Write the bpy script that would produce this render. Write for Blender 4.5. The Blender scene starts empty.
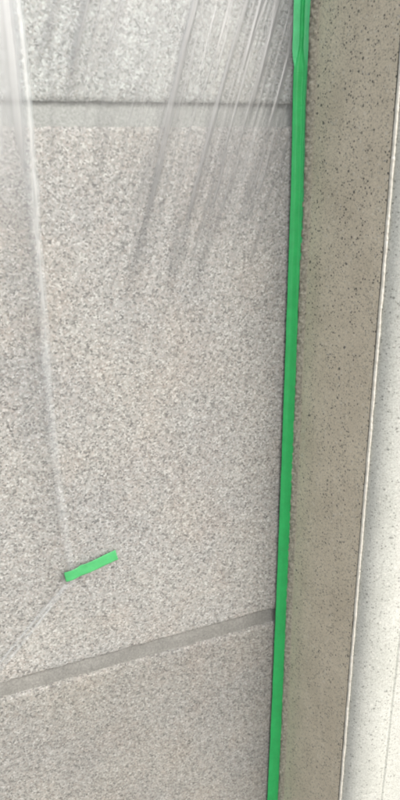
import bpy, math, random
from mathutils import Vector, Matrix, noise
random.seed(7)
S = bpy.context.scene

# ------------------------------------------------------------------ camera
cd = bpy.data.cameras.new('camera')
cam = bpy.data.objects.new('camera', cd)
S.collection.objects.link(cam)
R3 = Matrix(((0.92627462, 0.13820444, -0.35059215),
             (-0.37673822, 0.31702214, -0.87038226),
             (-0.00914522, 0.93829446, 0.34571646)))
cam.matrix_world = Matrix.Translation((-0.37148, -0.65, 1.70818)) @ R3.to_4x4()
cd.sensor_fit = 'VERTICAL'
cd.sensor_height = 24.0
cd.sensor_width = 24.0
cd.lens = 24.0 * 690.0 / 800.0
cd.clip_start = 0.02
cd.clip_end = 3000
cd.dof.use_dof = True
cd.dof.focus_distance = 0.74
cd.dof.aperture_fstop = 6.5
S.camera = cam

# ------------------------------------------------------------------ light
SUN_AZ = math.radians(158)      # clockwise from +Y
SUN_EL = math.radians(36)
W = bpy.data.worlds.new('World')
S.world = W
W.use_nodes = True
wn = W.node_tree
sky = wn.nodes.new('ShaderNodeTexSky')
sky.sky_type = 'NISHITA'
sky.sun_disc = False
sky.sun_elevation = SUN_EL
sky.sun_rotation = SUN_AZ
sky.air_density = 1.0
sky.dust_density = 4.0
sky.ozone_density = 1.0
bg = wn.nodes['Background']
bg.inputs['Strength'].default_value = 0.15
hs = wn.nodes.new('ShaderNodeHueSaturation')      # thin white cloud takes the blue out of the sky
hs.inputs['Saturation'].default_value = 0.45
wn.links.new(sky.outputs['Color'], hs.inputs['Color'])
wn.links.new(hs.outputs['Color'], bg.inputs['Color'])
sd = bpy.data.lights.new('sun', 'SUN')
sd.energy = 0.62
sd.angle = math.radians(65)
sd.color = (1.0, 0.985, 0.955)
sun = bpy.data.objects.new('sun', sd)
S.collection.objects.link(sun)
sdir = Vector((math.sin(SUN_AZ) * math.cos(SUN_EL), math.cos(SUN_AZ) * math.cos(SUN_EL), math.sin(SUN_EL)))
sun.rotation_euler = sdir.to_track_quat('Z', 'Y').to_euler()
sun.location = (2, -2, 3)
S.view_settings.view_transform = 'Standard'
S.view_settings.look = 'None'
S.view_settings.gamma = 1.0
S.view_settings.exposure = 0.9
S.cycles.filter_width = 2.0
S.cycles.transparent_max_bounces = 16


# ------------------------------------------------------------------ node helpers
class NT:
    def __init__(self, name):
        self.m = bpy.data.materials.new(name)
        self.m.use_nodes = True
        self.t = self.m.node_tree
        self.b = self.t.nodes['Principled BSDF']
        self.out = self.t.nodes['Material Output']

    def n(self, kind, **kw):
        nd = self.t.nodes.new(kind)
        for k, v in kw.items():
            setattr(nd, k, v)
        return nd

    def l(self, a, b):
        self.t.links.new(a, b)

    def ramp(self, src, stops, interp='LINEAR'):
        r = self.n('ShaderNodeValToRGB')
        r.color_ramp.interpolation = interp
        e = r.color_ramp.elements
        while len(e) < len(stops):
            e.new(0.5)
        for q, (p, c) in zip(e, stops):
            q.position = p
            q.color = (c, c, c, 1) if isinstance(c, float) else (*c, 1)
        self.l(src, r.inputs['Fac'])
        return r.outputs['Color']

    def noise(self, vec, scale, detail=3.0, rough=0.5, dist=0.0, out='Fac'):
        x = self.n('ShaderNodeTexNoise')
        x.inputs['Scale'].default_value = scale
        x.inputs['Detail'].default_value = detail
        x.inputs['Roughness'].default_value = rough
        x.inputs['Distortion'].default_value = dist
        self.l(vec, x.inputs['Vector'])
        return x.outputs[out]

    def voro(self, vec, scale, feature='F1', rnd=1.0):
        x = self.n('ShaderNodeTexVoronoi', feature=feature)
        x.inputs['Scale'].default_value = scale
        x.inputs['Randomness'].default_value = rnd
        self.l(vec, x.inputs['Vector'])
        return x

    def mix(self, fac, a, b, mode='MIX'):
        x = self.n('ShaderNodeMix', data_type='RGBA', blend_type=mode)
        for s, v in ((x.inputs['Factor'], fac), (x.inputs['A'], a), (x.inputs['B'], b)):
            if hasattr(v, 'links'):
                self.l(v, s)
            elif isinstance(v, tuple):
                s.default_value = (*v, 1)
            else:
                s.default_value = v
        return x.outputs['Result']

    def math(self, op, a, b=0.0, clamp=False):
        x = self.n('ShaderNodeMath', operation=op, use_clamp=clamp)
        for i, v in enumerate((a, b)):
            if hasattr(v, 'links'):
                self.l(v, x.inputs[i])
            else:
                x.inputs[i].default_value = v
        return x.outputs[0]

    def pos(self, obj_shift=False):
        g = self.n('ShaderNodeNewGeometry')
        if not obj_shift:
            return g.outputs['Position']
        oi = self.n('ShaderNodeObjectInfo')
        c = self.n('ShaderNodeCombineXYZ')
        for k, s in (('X', 7.3), ('Y', 11.1), ('Z', 3.7)):
            self.l(self.math('MULTIPLY', oi.outputs['Random'], s), c.inputs[k])
        v = self.n('ShaderNodeVectorMath', operation='ADD')
        self.l(g.outputs['Position'], v.inputs[0])
        self.l(c.outputs[0], v.inputs[1])
        return v.outputs[0]

    def bump(self, h, strength, dist):
        x = self.n('ShaderNodeBump')
        x.inputs['Strength'].default_value = strength
        x.inputs['Distance'].default_value = dist
        self.l(h, x.inputs['Height'])
        self.l(x.outputs[0], self.b.inputs['Normal'])


def mat_granite():
    k = NT('granite')
    p = k.pos(True)
    # warped position so the grains are irregular
    w = k.noise(p, 260, 2, out='Color')
    sc = k.n('ShaderNodeVectorMath', operation='SCALE')
    k.l(w, sc.inputs[0]); sc.inputs['Scale'].default_value = 0.0016
    ad = k.n('ShaderNodeVectorMath', operation='ADD')
    k.l(p, ad.inputs[0]); k.l(sc.outputs[0], ad.inputs[1])
    q = ad.outputs[0]
    v1 = k.voro(q, 560)
    sep = k.n('ShaderNodeSeparateColor'); k.l(v1.outputs['Color'], sep.inputs[0])
    base = k.ramp(sep.outputs[0], [(0.0, (0.21, 0.21, 0.20)), (0.14, (0.33, 0.33, 0.31)), (0.35, (0.43, 0.43, 0.405)),
                                   (0.62, (0.50, 0.50, 0.475)), (0.84, (0.57, 0.57, 0.54)), (1.0, (0.74, 0.74, 0.71))])
    # warm feldspar crystals
    pinkm = k.ramp(sep.outputs[1], [(0.74, 0.0), (0.80, 0.4)])
    base = k.mix(pinkm, base, (0.49, 0.43, 0.385))
    # black mica in clumps
    v2 = k.voro(q, 520)
    s2 = k.n('ShaderNodeSeparateColor'); k.l(v2.outputs['Color'], s2.inputs[0])
    dark = k.ramp(s2.outputs[0], [(0.84, 0.0), (0.875, 1.0)])
    clump = k.ramp(k.noise(p, 120, 3), [(0.38, 0.15), (0.62, 1.0)])
    darkm = k.math('MULTIPLY', dark, clump)
    base = k.mix(k.math('MULTIPLY', darkm, 0.75), base, (0.12, 0.117, 0.115))
    # soft large tone drift
    drift = k.noise(p, 9, 4)
    tone = k.ramp(drift, [(0.3, (0.93, 0.93, 0.94)), (0.7, (1.05, 1.03, 1.00))])
    base = k.mix(1.0, base, tone, 'MULTIPLY')
    pk = k.ramp(k.noise(p, 17, 3), [(0.50, 0.0), (0.72, 0.4)])
    base = k.mix(pk, base, k.mix(1.0, base, (1.02, 0.93, 0.87), 'MULTIPLY'))
    oi = k.n('ShaderNodeObjectInfo')       # stone colour per row, with the wall's light falloff painted in
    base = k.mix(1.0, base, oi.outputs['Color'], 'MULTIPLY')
    k.l(base, k.b.inputs['Base Color'])
    k.b.inputs['Roughness'].default_value = 0.72
    h = k.math('ADD', k.math('MULTIPLY', sep.outputs[2], 0.5), k.noise(p, 420, 4, 0.6))
    k.bump(h, 0.26, 0.0010)
    return k.m


def mat_sealant():
    k = NT('grey_sealant')
    p = k.pos()
    a = k.ramp(k.noise(p, 45, 4, 0.6), [(0.3, (0.19, 0.19, 0.178)), (0.7, (0.255, 0.255, 0.24))])
    dirt = k.ramp(k.noise(p, 260, 4, 0.7), [(0.54, 0.0), (0.70, 0.5)])
    a = k.mix(dirt, a, (0.24, 0.235, 0.22))
    gr = k.ramp(k.noise(p, 420, 3, 0.7), [(0.35, 0.78), (0.65, 1.25)])
    a = k.mix(1.0, a, gr, 'MULTIPLY')
    oi = k.n('ShaderNodeObjectInfo')
    a = k.mix(1.0, a, oi.outputs['Color'], 'MULTIPLY')
    k.l(a, k.b.inputs['Base Color'])
    k.b.inputs['Roughness'].default_value = 0.7
    k.bump(k.noise(p, 110, 4), 0.5, 0.002)
    return k.m


def mat_speckled(name, c0, c1, gain=1.0):
    k = NT(name)
    p = k.pos()
    w = k.noise(p, 500, 2, out='Color')
    sc = k.n('ShaderNodeVectorMath', operation='SCALE')
    k.l(w, sc.inputs[0]); sc.inputs['Scale'].default_value = 0.0018
    ad = k.n('ShaderNodeVectorMath', operation='ADD')
    k.l(p, ad.inputs[0]); k.l(sc.outputs[0], ad.inputs[1])
    q = ad.outputs[0]
    base = k.mix(k.ramp(k.noise(p, 22, 5, 0.6), [(0.3, 0.0), (0.7, 1.0)]), c0, c1)

    def specks(scale, radius, share):
        v = k.voro(q, scale)
        s = k.n('ShaderNodeSeparateColor'); k.l(v.outputs['Color'], s.inputs[0])
        # radius differs cell by cell
        rad = k.math('MULTIPLY', s.outputs[1], radius)
        inside = k.math('SUBTRACT', rad, v.outputs['Distance'])
        m = k.ramp(k.math('MULTIPLY', inside, 6.0, True), [(0.0, 0.0), (0.25, 1.0)])
        g = k.ramp(s.outputs[0], [(share, 1.0), (min(share + 0.001, 1.0), 0.0)])
        return k.math('MULTIPLY', m, g)
    fine = k.ramp(k.noise(p, 620, 3, 0.75), [(0.36, 0.80), (0.62, 1.10)])
    base = k.mix(1.0, base, fine, 'MULTIPLY')
    s0 = specks(520, 0.60, 0.62)
    base = k.mix(k.math('MULTIPLY', s0, 0.5 * gain), base, (0.17, 0.155, 0.125))
    s1 = specks(350, 0.40, 0.62)
    base = k.mix(k.math('MULTIPLY', s1, 0.92 * gain), base, (0.06, 0.06, 0.055))
    s3 = specks(190, 0.31, 0.26)
    base = k.mix(k.math('MULTIPLY', s3, 0.85 * gain), base, (0.05, 0.052, 0.05))
    s2 = specks(300, 0.6, 0.22)
    base = k.mix(k.math('MULTIPLY', s2, 0.25), base, (0.80, 0.78, 0.72))
    k.l(base, k.b.inputs['Base Color'])
    k.b.inputs['Roughness'].default_value = 0.5
    k.bump(k.noise(p, 600, 3), 0.25, 0.0008)
    return k.m


def mat_plain(name, c0, c1, rough, scale, bstr=0.3, bd=0.001):
    k = NT(name)
    p = k.pos()
    k.l(k.mix(k.ramp(k.noise(p, scale, 4, 0.6), [(0.35, 0.0), (0.65, 1.0)]), c0, c1), k.b.inputs['Base Color'])
    k.b.inputs['Roughness'].default_value = rough
    k.bump(k.noise(p, scale * 3, 3), bstr, bd)
    return k.m


def mat_tape(name, c, alpha):
    k = NT(name)
    p = k.pos()
    # crepe: fine ribs running across the strip
    wv = k.n('ShaderNodeMapping')
    k.l(p, wv.inputs['Vector'])
    wv.inputs['Scale'].default_value = (0.25, 0.25, 1.6)
    rib = k.noise(wv.outputs[0], 900, 2)
    tone = k.ramp(k.noise(p, 75, 6, 0.75), [(0.3, tuple(x * 0.85 for x in c)), (0.7, tuple(x * 1.12 for x in c))])
    k.l(tone, k.b.inputs['Base Color'])
    k.b.inputs['Roughness'].default_value = 0.42
    k.b.inputs['Alpha'].default_value = alpha
    k.bump(rib, 0.5, 0.0009)
    return k.m


def mat_film(name, milky, base_fac, shade):
    """clear plastic; the 'stack' attribute is how much film is bunched together at a point"""
    k = NT(name)
    k.t.nodes.remove(k.b)
    at = k.n('ShaderNodeAttribute', attribute_name='stack')
    g = k.n('ShaderNodeSeparateColor'); k.l(at.outputs['Color'], g.inputs[0])
    st, cloud = g.outputs[0], g.outputs[1]
    tc = k.ramp(st, [(0.0, (0.97, 0.97, 0.97)), (1.0, shade)])
    tr = k.n('ShaderNodeBsdfTransparent'); k.l(tc, tr.inputs[0])
    df = k.n('ShaderNodeBsdfDiffuse'); df.inputs[0].default_value = (*milky, 1)
    gl = k.n('ShaderNodeBsdfGlossy'); gl.inputs['Roughness'].default_value = 0.28
    tl = k.n('ShaderNodeBsdfTranslucent'); tl.inputs[0].default_value = (*milky, 1)
    m0 = k.n('ShaderNodeMixShader'); m0.inputs[0].default_value = 0.25
    k.l(df.outputs[0], m0.inputs[1]); k.l(tl.outputs[0], m0.inputs[2])
    m1 = k.n('ShaderNodeMixShader'); m1.inputs[0].default_value = 0.25
    k.l(m0.outputs[0], m1.inputs[1]); k.l(gl.outputs[0], m1.inputs[2])
    fac = k.math('ADD', k.math('MULTIPLY', st, 0.16), k.math('MULTIPLY', cloud, 0.75))
    fac = k.math('ADD', fac, base_fac, True)
    m2 = k.n('ShaderNodeMixShader')
    k.l(fac, m2.inputs[0]); k.l(tr.outputs[0], m2.inputs[1]); k.l(m1.outputs[0], m2.inputs[2])
    k.l(m2.outputs[0], k.out.inputs['Surface'])
    return k.m


GRANITE = mat_granite()
SEAL = mat_sealant()
SPECK = mat_speckled('speckled_coating', (0.60, 0.53, 0.41), (0.71, 0.635, 0.50))
SPECK_FRONT = mat_speckled('pale_speckled_coating', (0.49, 0.50, 0.455), (0.55, 0.56, 0.515), 0.65)
BEAD = mat_plain('pale_highlight_bead', (0.60, 0.57, 0.49), (0.76, 0.74, 0.67), 0.35, 140, 0.6, 0.0015)
TAPE = mat_tape('green_tape', (0.021, 0.40, 0.105), 1.0)
TAPE2 = mat_tape('green_tape_single', (0.09, 0.60, 0.24), 0.86)
PATCH = mat_tape('light_green_tape', (0.06, 0.37, 0.125), 0.97)
FILM = mat_film('clear_film', (0.56, 0.585, 0.60), 0.03, (0.46, 0.46, 0.46))
FILM_EDGE = mat_film('folded_film', (0.78, 0.83, 0.84), 0.08, (0.8, 0.8, 0.8))
PAVE = mat_plain('paving', (0.16, 0.145, 0.125), (0.21, 0.195, 0.17), 0.85, 30)
GROUT = mat_plain('gritty_grout', (0.20, 0.19, 0.15), (0.46, 0.43, 0.34), 0.85, 330, 0.6, 0.001)
CORE = mat_plain('mortar', (0.2, 0.195, 0.185), (0.26, 0.25, 0.24), 0.9, 60)


# ------------------------------------------------------------------ object helpers
def mesh_obj(name, verts, faces, m, parent=None, smooth=False):
    me = bpy.data.meshes.new(name)
    me.from_pydata(verts, [], faces)
    me.materials.append(m)
    if smooth:
        me.shade_smooth()
    me.update()
    o = bpy.data.objects.new(name, me)
    S.collection.objects.link(o)
    o.parent = parent
    return o


def thing(name, label, cat, loc=(0, 0, 0)):
    o = bpy.data.objects.new(name, None)
    o.empty_display_size = 0.05
    o.location = loc
    S.collection.objects.link(o)
    o['label'] = label
    o['category'] = cat
    return o


def grid(name, nx, nz, fn, m, parent=None, smooth=True, attr=None):
    """fn(u, v) -> (x, y, z); u, v in 0..1"""
    vs, fs, col = [], [], []
    for j in range(nz + 1):
        for i in range(nx + 1):
            r = fn(i / nx, j / nz)
            vs.append(r[:3])
            if attr:
                col.append(r[3:5])
    for j in range(nz):
        for i in range(nx):
            a = j * (nx + 1) + i
            fs.append((a, a + 1, a + nx + 2, a + nx + 1))
    o = mesh_obj(name, vs, fs, m, parent, smooth)
    if attr:
        ca = o.data.color_attributes.new(attr, 'FLOAT_COLOR', 'POINT')
        for i, c in enumerate(col):
            ca.data[i].color = (c[0], c[1], 0, 1)
    return o


def sstep(a, b, x):
    t = max(0.0, min(1.0, (x - a) / (b - a)))
    return t * t * (3 - 2 * t)


# ------------------------------------------------------------------ setting: the paving in front of the wall
pv = mesh_obj('pavement', [(-400, -400, 0), (400, -400, 0), (400, 400, 0), (-400, 400, 0)], [(0, 1, 2, 3)], PAVE)
pv['kind'] = 'structure'
pv['label'] = 'grey brown paving at the foot of the granite wall'

# ------------------------------------------------------------------ granite wall
wall = thing('granite_wall', 'pale grey speckled granite slab wall with wide horizontal sealant joints', 'wall', (-0.92, 0.015, 0))
WI = Matrix.Translation((0.92, -0.015, 0))


def add_slab(w, h, x, z, seed):
    """rough slab: front face is a grid with worn, slightly ragged edges; origin at lower left front"""
    nx, nz = 150, 96
    rnd = random.Random(seed)
    off = rnd.random() * 50
    vs, fs = [], []
    # graded spacing: fine rows at the edges
    def grade(n, L):
        e = [0.0, 0.0008, 0.002, 0.004]
        inner = [e[-1] + (L - 2 * e[-1]) * i / (n - 6) for i in range(1, n - 6)]
        return e + inner + [L - q for q in reversed(e)]
    gx, gz = grade(nx, w), grade(nz, h)
    for zz in gz:
        for xx in gx:
            d = min(xx, w - xx, zz, h - zz)
            n1 = noise.noise(Vector((xx * 160 + off, zz * 160, 0)))
            n2 = noise.noise(Vector((xx * 30 + off, zz * 30, 5)))
            y = 0.00018 * n1 + 0.00035 * n2
            y += 0.0022 * (1 - sstep(0, 0.0028, d)) * (0.8 + 0.9 * n1 + 0.4 * n2)
            jx = jz = 0
            if d < 0.003:
                jz = 0.0014 * noise.noise(Vector((xx * 300 + off, 3, zz * 8)))
                jx = 0.0008 * noise.noise(Vector((3, zz * 240 + off, xx * 8)))
            vs.append((xx + jx, y, zz + jz))
    cols, rows = len(gx), len(gz)
    for j in range(rows - 1):
        for i in range(cols - 1):
            a = j * cols + i
            fs.append((a, a + 1, a + cols + 1, a + cols))
    # sides and back
    rim = [i for i in range(cols)] + [j * cols + cols - 1 for j in range(1, rows)] + \
          [(rows - 1) * cols + i for i in range(cols - 2, -1, -1)] + [j * cols for j in range(rows - 2, 0, -1)]
    base = len(vs)
    for r in rim:
        vs.append((vs[r][0], 0.030, vs[r][2]))
    n = len(rim)
    for i in range(n):
        fs.append((rim[(i + 1) % n], rim[i], base + i, base + (i + 1) % n))
    fs.append(tuple(base + i for i in range(n - 1, -1, -1))[::-1])
    return mesh_obj('granite_slab', vs, fs, GRANITE, wall, True)


rows = [(0.005, 0.526), (0.553, 0.575), (1.1495, 0.5755), (1.746, 0.575), (2.343, 0.575)]
WALL_X = -0.92
SHADE = [(0.49, 0.49, 0.49, 1), (0.535, 0.535, 0.525, 1), (0.65, 0.657, 0.66, 1), (0.65, 0.70, 0.72, 1), (0.8, 0.82, 0.8, 1)]  # darker lower rows: light falloff put into the stone colour
n_s = 0
for (z, h) in rows:
    for x in (-1.825, -0.908):
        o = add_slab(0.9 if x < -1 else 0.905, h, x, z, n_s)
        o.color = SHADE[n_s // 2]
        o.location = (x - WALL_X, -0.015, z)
        n_s += 1
# sealant beds between the slabs, slightly tooled hollow
for (z0, z1) in ((0.531, 0.553), (1.128, 1.1495), (1.725, 1.746), (2.321, 2.343)):
    def sj(u, v, z0=z0, z1=z1):
        x = -1.825 + u * 1.822
        y = 0.0042 + 0.0050 * v ** 3 + 0.0006 * noise.noise(Vector((x * 25, z0, v * 3)))
        return (x - WALL_X, y - 0.015, z0 - 0.002 + v * (z1 - z0 + 0.004))
    jo = grid('sealant_joint', 260, 6, sj, SEAL, wall)
    jo.color = (1.18, 1.24, 1.24, 1) if z0 > 1.5 else (0.84, 0.83, 0.81, 1)     # the lower ones are darker than the upper
def vj(u, v):
    x = -0.9255 + u * 0.018
    return (x - WALL_X, 0.0085 - 0.002 * (2 * u - 1) ** 2 - 0.015, 0.005 + v * 2.9)
grid('sealant_joint', 6, 120, vj, SEAL, wall)
def box(name, x0, x1, y0, y1, z0, z1, m, parent=None, off=(0, 0, 0)):
    v = [(x - off[0], y - off[1], z - off[2]) for x in (x0, x1) for y in (y0, y1) for z in (z0, z1)]
    f = [(0, 1, 3, 2), (4, 6, 7, 5), (0, 4, 5, 1), (2, 3, 7, 6), (0, 2, 6, 4), (1, 5, 7, 3)]
    return mesh_obj(name, v, f, m, parent)
box('backing_wall', -1.82, 0.45, 0.031, 0.25, 0.001, 2.90, CORE, wall, (WALL_X, 0.015, 0))
def cj(u, v):      # dark gritty mortar line in the inner corner
    z = 0.005 + v * 2.9
    return (-0.0035 + u * 0.0125 - WALL_X, 0.004 - 0.003 * math.sin(u * math.pi) +
            0.0012 * noise.noise(Vector((u * 4, 0, z * 220))) - 0.015, z)
grid('corner_mortar', 6, 1400, cj, CORE, wall)

def grit(u, v):     # coarse grout squeezed out beside the pillar
    z = 0.005 + v * 2.9
    nn = noise.noise(Vector((u * 5, 3, z * 170)))
    n2 = noise.noise(Vector((u * 9, 7, z * 420)))
    bulge = 0.0022 * math.sin(u * math.pi) * (1 + nn + 0.8 * n2)
    return (0.0035 + u * 0.0065 - 0.7 * bulge - WALL_X, -0.001 - 0.011 * u - 0.7 * bulge - 0.015, z)
grid('corner_grout', 8, 2600, grit, GROUT, wall)

# ------------------------------------------------------------------ speckled pillar
pil = thing('speckled_pillar', 'beige black-speckled pillar with rounded pale front standing out of the wall right of the long tape',
            'pillar', (0.02, 0.0, 0.0))


def extrude(name, prof, m, parent, z0=0.004, z1=2.88, step=0.02, wob=0.0, smooth=True):
    nz = int((z1 - z0) / step)
    vs, fs = [], []
    n = len(prof)
    for j in range(nz + 1):
        z = z0 + (z1 - z0) * j / nz
        for i, (x, y) in enumerate(prof):
            dx = wob * noise.noise(Vector((x * 30, y * 30, z * 9)))
            dy = wob * noise.noise(Vector((x * 30 + 9, y * 30, z * 9)))
            vs.append((x + dx - 0.02, y + dy, z))
    for j in range(nz):
        for i in range(n - 1):
            a = j * n + i
            fs.append((a, a + n, a + n + 1, a + 1))
    return mesh_obj(name, vs, fs, m, parent, smooth)


# side return, from the wall out to the arris
prof = [(0.0085, 0.02)] + [(0.0085 + 0.0115 * t, -0.125 * t) for t in [i / 14 for i in range(15)]]
extrude('side_face', prof, SPECK, pil, wob=0.0004)
# thin pale bead on the arris; edge highlight and wear painted into it
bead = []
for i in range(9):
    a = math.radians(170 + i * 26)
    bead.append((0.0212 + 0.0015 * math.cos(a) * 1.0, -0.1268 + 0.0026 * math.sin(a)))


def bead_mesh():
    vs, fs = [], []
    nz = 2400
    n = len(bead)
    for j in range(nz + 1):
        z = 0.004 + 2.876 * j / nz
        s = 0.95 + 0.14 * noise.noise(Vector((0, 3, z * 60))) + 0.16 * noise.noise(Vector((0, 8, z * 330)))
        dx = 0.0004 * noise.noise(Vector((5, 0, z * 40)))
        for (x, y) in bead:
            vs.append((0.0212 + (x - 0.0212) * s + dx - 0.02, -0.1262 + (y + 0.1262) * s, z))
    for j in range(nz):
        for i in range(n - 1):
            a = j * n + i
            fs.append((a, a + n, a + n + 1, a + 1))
    return mesh_obj('edge_highlight_bead', vs, fs, BEAD, pil, True)


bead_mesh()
# rounded front moulding
fr = [(0.0222, -0.1235), (0.0228, -0.1285), (0.0245, -0.1340), (0.0278, -0.1393), (0.0330, -0.1440), (0.0400, -0.1482),
      (0.0470, -0.1511), (0.0545, -0.1527), (0.0605, -0.1531)]
extrude('front_moulding', fr, SPECK_FRONT, pil, wob=0.0003)
extrude('groove', [(0.0605, -0.1531), (0.0612, -0.1527), (0.0618, -0.1519), (0.0628, -0.1516), (0.0638, -0.1519), (0.0644, -0.1527), (0.0651, -0.1531)], SPECK_FRONT, pil)
fr2 = [(0.0651, -0.1531), (0.09, -0.1540), (0.13, -0.1540)]
for i in range(1, 10):
    a = math.radians(270 + 90 * i / 9)
    fr2.append((0.13 + 0.05 * math.cos(a), -0.104 + 0.05 * math.sin(a)))
fr2 += [(0.18, 0.031)]
extrude('outer_face', fr2, SPECK_FRONT, pil, wob=0.0003)

# ------------------------------------------------------------------ plastic film
random.seed(21)
# creases of the sheet: (x, z) head, (x, z) tail, width, weight
CRE = [((-0.101, 1.86), (-0.1930, 1.545), 0.0034, 1.0), ((-0.125, 1.66), (-0.1460, 1.570), 0.0030, 0.35),
       ((-0.053, 1.86), (-0.1510, 1.545), 0.0026, 0.9), ((-0.088, 1.74), (-0.1220, 1.620), 0.0024, 0.50),
       ((-0.020, 1.86), (-0.0720, 1.690), 0.0026, 0.80), ((-0.038, 1.86), (-0.0960, 1.660), 0.0022, 0.60),
       ((-0.222, 1.86), (-0.2560, 1.765), 0.0034, 0.70), ((-0.196, 1.87), (-0.2380, 1.720), 0.0040, 0.80),
       ((-0.066, 1.70), (-0.1200, 1.560), 0.0026, 0.45), ((-0.008, 1.83), (-0.0420, 1.690), 0.0020, 0.70),
       ((-0.175, 1.83), (-0.2150, 1.690), 0.0024, 0.45), ((-0.240, 1.80), (-0.2500, 1.690), 0.0020, 0.40)]
for q in list(CRE[:8]):        # fine secondary lines beside each main crease
    for o_ in (-2.3, 1.9, 3.6):
        d_ = q[2] * o_ * random.uniform(0.8, 1.2)
        z_ = random.uniform(-0.05, 0.03)
        CRE.append(((q[0][0] + d_, q[0][1]), (q[1][0] + d_ - z_ * 0.3, q[1][1] + z_ + 0.03), random.uniform(0.0007, 0.0011), q[3] * 0.42))
for i in range(110):
    x = random.uniform(-0.19, -0.002)
    z = random.uniform(1.66, 1.90)
    if z < 1.74:
        x = random.uniform(-0.12, -0.006)
    L = random.uniform(0.05, 0.22) if z > 1.76 else random.uniform(0.04, 0.12)
    s = random.uniform(0.27, 0.38)
    CRE.append(((x, z), (x - s * L, z - L), random.uniform(0.0006, 0.0012), random.uniform(0.15, 0.62)))


for i in range(40):        # the last faint lines die out towards the middle of the sheet
    x = random.uniform(-0.17, -0.01)
    z = random.uniform(1.52, 1.74)
    L = random.uniform(0.08, 0.20)
    CRE.append(((x, z), (x - 0.33 * L, z - L), random.uniform(0.0006, 0.0011), random.uniform(0.08, 0.28)))


def film_b(u, v):
    x = -0.30 + u * 0.296
    z = 0.62 + v ** 0.72 * 1.28
    y = -0.0030 - 0.0006 * noise.noise(Vector((x * 12, z * 5, 1)))
    st = 0.0
    if z > 1.30:
        for (a, b, w, k) in CRE:
            if not (b[1] - 0.02 < z < a[1] + 0.02):
                continue
            t = (a[1] - z) / (a[1] - b[1])
            cx = a[0] + (b[0] - a[0]) * t + 0.0012 * math.sin(t * 7 + a[0] * 90)
            d = abs(x - cx)
            if d > w * 3:
                continue
            fade = sstep(1.06, 0.55, t) if t > 0.55 else 1.0
            fade *= sstep(-0.12, 0.05, t)
            g = math.exp(-(d / w) ** 2) * k * fade
            y -= 0.0007 * g * (w / 0.004)
            st += g * 0.8 + 0.5 * k * fade * math.exp(-((x - cx + w * 0.8) / (w * 0.3)) ** 2) * 0.5
    # fine drawn lines that run with the creases
    q = x - 0.30 * z
    s = noise.noise(Vector((q * 330, z * 7, 2)))
    reg = sstep(1.50, 1.78, z + 0.55 * (x + 0.05)) * sstep(-0.30, -0.08, x)
    st += 0.55 * reg * max(0.0, s)
    y -= 0.0002 * reg * s
    cl = 0.10 * reg + 0.10 * sstep(1.30, 1.80, z) + 0.04 * max(0, noise.noise(Vector((x * 14, z * 6, 8)))) * sstep(1.2, 1.5, z)
    cl += 0.30 * reg * max(0.0, noise.noise(Vector((q * 420, z * 8, 7)))) ** 1.2
    return (x, y, z, min(st, 1.0), cl)


fb = thing('plastic_film', 'clear plastic film with slanting creases stretched over the granite left of the long green tape', 'film', (0, 0, 0))
grid('film_sheet', 540, 500, film_b, FILM, fb, True, 'stack')


def edge_x(z):
    return -0.2700 - 0.0014 * math.sin((z - 1.26) * 8.0) + 0.006 * sstep(1.42, 1.27, z) + 0.0004 * noise.noise(Vector((0, 0, z * 30)))


def film_a(u, v):
    # hanging sheet left of the vertical fold; its lower edge runs down left from the taped corner
    xe = edge_x(1.26 + v * 0.62)
    x = -0.60 + u * (xe + 0.60)
    zb = 1.255 + (x + 0.27) * 1.03 if x < -0.27 else 1.255
    z = zb + v * (1.90 - zb)
    x = -0.60 + u * (edge_x(z if z > 1.26 else 1.26) + 0.60)
    y = -0.0062 - 0.0010 * noise.noise(Vector((x * 16, z * 6, 4)))
    d = edge_x(max(z, 1.26)) - x
    tp = sstep(1.56, 1.78, z)
    st = 0.30 * max(0, noise.noise(Vector((x * 150, z * 3, 9)))) * (0.25 + 0.75 * tp)
    cl = 0.62 * tp * sstep(-0.003, 0.005, d) * (0.75 + 0.6 * noise.noise(Vector((x * 110, z * 5, 3))))
    cl += 0.12 * math.exp(-((d - 0.006) / 0.004) ** 2) * sstep(1.2, 1.6, z)
    g = math.exp(-((d - 0.0095) / 0.0011) ** 2) * sstep(1.70, 1.74, z)
    st += 0.5 * g
    # gathered lower hem towards the taped corner
    h = z - zb
    e = math.exp(-((h - 0.004) / 0.0022) ** 2)
    e2 = math.exp(-((h - 0.012) / 0.0016) ** 2)
    y -= 0.0014 * e
    cl += 0.26 * e + 0.16 * e2 * (0.5 + noise.noise(Vector((x * 60, 0, 0))))
    return (x, y, z, min(st, 1.0), max(cl, 0.0))


fa = thing('plastic_film', 'thin clear plastic film at the left edge, corner held by short green tape', 'film', (0, 0, 0))
grid('film_sheet', 260, 320, film_a, FILM, fa, True, 'stack')


def fold(u, v):
    z = 1.262 + v * 0.64
    up = sstep(1.30, 1.72, z)
    w = 0.0082 + 0.0030 * up + 0.0008 * noise.noise(Vector((0, 1, z * 20)))
    a = (u - 0.5) * 2
    c = edge_x(z) + 0.0006 * math.sin(z * 37)
    x = c + a * w * 0.5
    y = -0.0080 - 0.0042 * math.sqrt(max(0.0, 1 - a * a)) * (0.12 + 0.88 * up)
    # small loose corner at about the upper third
    fl = 0.6 * math.exp(-((z - 1.668) / 0.016) ** 2)
    if a > 0.2:
        x += 0.0022 * fl * (a - 0.2)
        y -= 0.002 * fl
    str_ = math.exp(-((a - 0.45 + 0.3 * sstep(1.75, 1.55, z)) / 0.50) ** 2)
    cl = (0.15 + 0.28 * up) * (0.40 + 0.60 * str_)
    st = 0.45 * math.exp(-((a - 0.95) / 0.15) ** 2) * up
    return (x, y, z, st, cl * (1 - 0.4 * a * a) * (0.9 + 0.25 * noise.noise(Vector((a, 2, z * 60)))))


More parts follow.
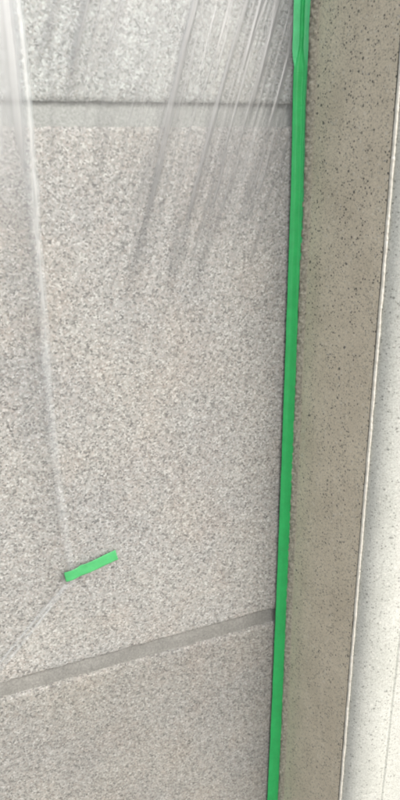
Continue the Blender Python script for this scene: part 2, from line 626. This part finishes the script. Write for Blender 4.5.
grid('film_fold', 14, 420, fold, FILM_EDGE, fa, True, 'stack')

def hem(off, w, amt):
    def f(u, v):
        a = (u - 0.5) * 2
        t = v * 0.30
        x = -0.2715 - t * 0.695
        z = 1.2640 - t * 0.719 + off * (0.15 + min(1.0, t / 0.06))
        x += a * w * 0.6
        z -= a * w * 0.6
        y = -0.0085 - 0.0018 * math.sqrt(max(0, 1 - a * a))
        k = amt * (1 - a * a) * (0.75 + 0.6 * noise.noise(Vector((off * 900, 0, t * 90))))
        return (x, y, z, 0.0, max(0.0, k))
    return f


grid('film_hem', 8, 160, hem(0.0022, 0.0022, 0.30), FILM_EDGE, fa, True, 'stack')
grid('film_hem', 8, 160, hem(-0.0060, 0.0020, 0.26), FILM_EDGE, fa, True, 'stack')

# ------------------------------------------------------------------ tapes
TE = [(0.50, -0.0150, 0.0030), (0.823, -0.0141, 0.0039), (0.99, -0.0120, 0.0050), (1.166, -0.0108, 0.0051), (1.30, -0.0103, 0.0054),
      (1.436, -0.0101, 0.0054), (1.55, -0.0101, 0.0044), (1.655, -0.0102, 0.0033), (1.70, -0.0108, 0.0022), (1.749, -0.0116, 0.0012),
      (1.793, -0.0122, 0.0016), (1.835, -0.0123, 0.0015), (1.95, -0.0120, 0.0015)]


def te(z):
    for (a, b) in zip(TE, TE[1:]):
        if z <= b[0]:
            t = (z - a[0]) / (b[0] - a[0])
            return a[1] + (b[1] - a[1]) * t, a[2] + (b[2] - a[2]) * t
    return TE[-1][1], TE[-1][2]


def long_tape(u, v):
    z = 0.502 + v * 1.445
    l, r = te(z)
    l += 0.0012
    r -= 0.0008
    up = sstep(1.772, 1.800, z)          # the top of the strip is folded in on itself
    l += 0.0050 * up
    r -= 0.0038 * up
    l += 0.0004 * noise.noise(Vector((1, 0, z * 35)))
    r += 0.0005 * noise.noise(Vector((7, 0, z * 60)))
    x = l + (r - l) * u
    curl = 0.0030 * sstep(0.80, 1.0, u) * (sstep(1.52, 1.66, z) + 0.35)
    y = -0.0041 - 0.0016 * sstep(0.0, 0.35, u) - 0.6 * curl - 0.0003 * math.sin(u * math.pi) + 0.0003 * noise.noise(Vector((x * 90, 0, z * 60)))
    return (x, y, z)


lt = grid('masking_tape', 14, 900, long_tape, TAPE, None, True)
lt['label'] = 'long narrow green masking tape running down the corner between granite and pillar'
lt['category'] = 'tape'
sm = lt.modifiers.new('solid', 'SOLIDIFY'); sm.thickness = 0.0002


def over(u, v):
    z = 1.56 + v * 0.388
    l, r = te(z)
    up = sstep(1.765, 1.795, z)
    a0 = l + 0.0035 * (1 - up) - 0.0006 * up + 0.0004 * noise.noise(Vector((3, 0, z * 50)))
    a1 = r + 0.0014 * sstep(1.56, 1.62, z) + 0.0006 * noise.noise(Vector((3, 4, z * 45)))
    x = a0 + (a1 - a0) * u
    y = -0.0042 - 0.0004 * u - 0.0024 * sstep(0.85, 1.0, u) * sstep(1.56, 1.62, z)
    return (x, y, z)


ov = grid('under_layer', 12, 160, over, TAPE2, lt, True)
ov['label'] = 'paler green single layer showing beside the folded tape top'

pt = [(-0.2727, 1.2791), (-0.2714, 1.2673), (-0.214, 1.2906), (-0.2113, 1.2777)]


def patch(u, v):
    tl, bl, tr_, br = pt
    x = (bl[0] * (1 - u) + br[0] * u) * (1 - v) + (tl[0] * (1 - u) + tr_[0] * u) * v
    z = (bl[1] * (1 - u) + br[1] * u) * (1 - v) + (tl[1] * (1 - u) + tr_[1] * u) * v
    z += 0.0016 * sstep(0.38, 0.30, abs(u - 0.0) if u > 0.0 else 0) * (v - 0.5) * 0
    z += 0.0010 * math.exp(-((u - 0.33) / 0.05) ** 2) * v
    if u in (0.0, 1.0):
        x += 0.0006 * math.sin(v * 23)
    hump = math.exp(-((x - edge_x(1.28)) / 0.007) ** 2)
    y = -0.0084 - 0.0018 * hump - 0.0005 * noise.noise(Vector((x * 120, 0, z * 120)))
    y += 0.0036 * sstep(0.4, 1.0, u)
    return (x, y, z)


ps = grid('masking_tape', 60, 12, patch, PATCH, None, True)
ps['label'] = 'short bright green masking tape strip stuck slantwise on the lower left granite'
ps['category'] = 'tape'
sm = ps.modifiers.new('solid', 'SOLIDIFY'); sm.thickness = 0.0002
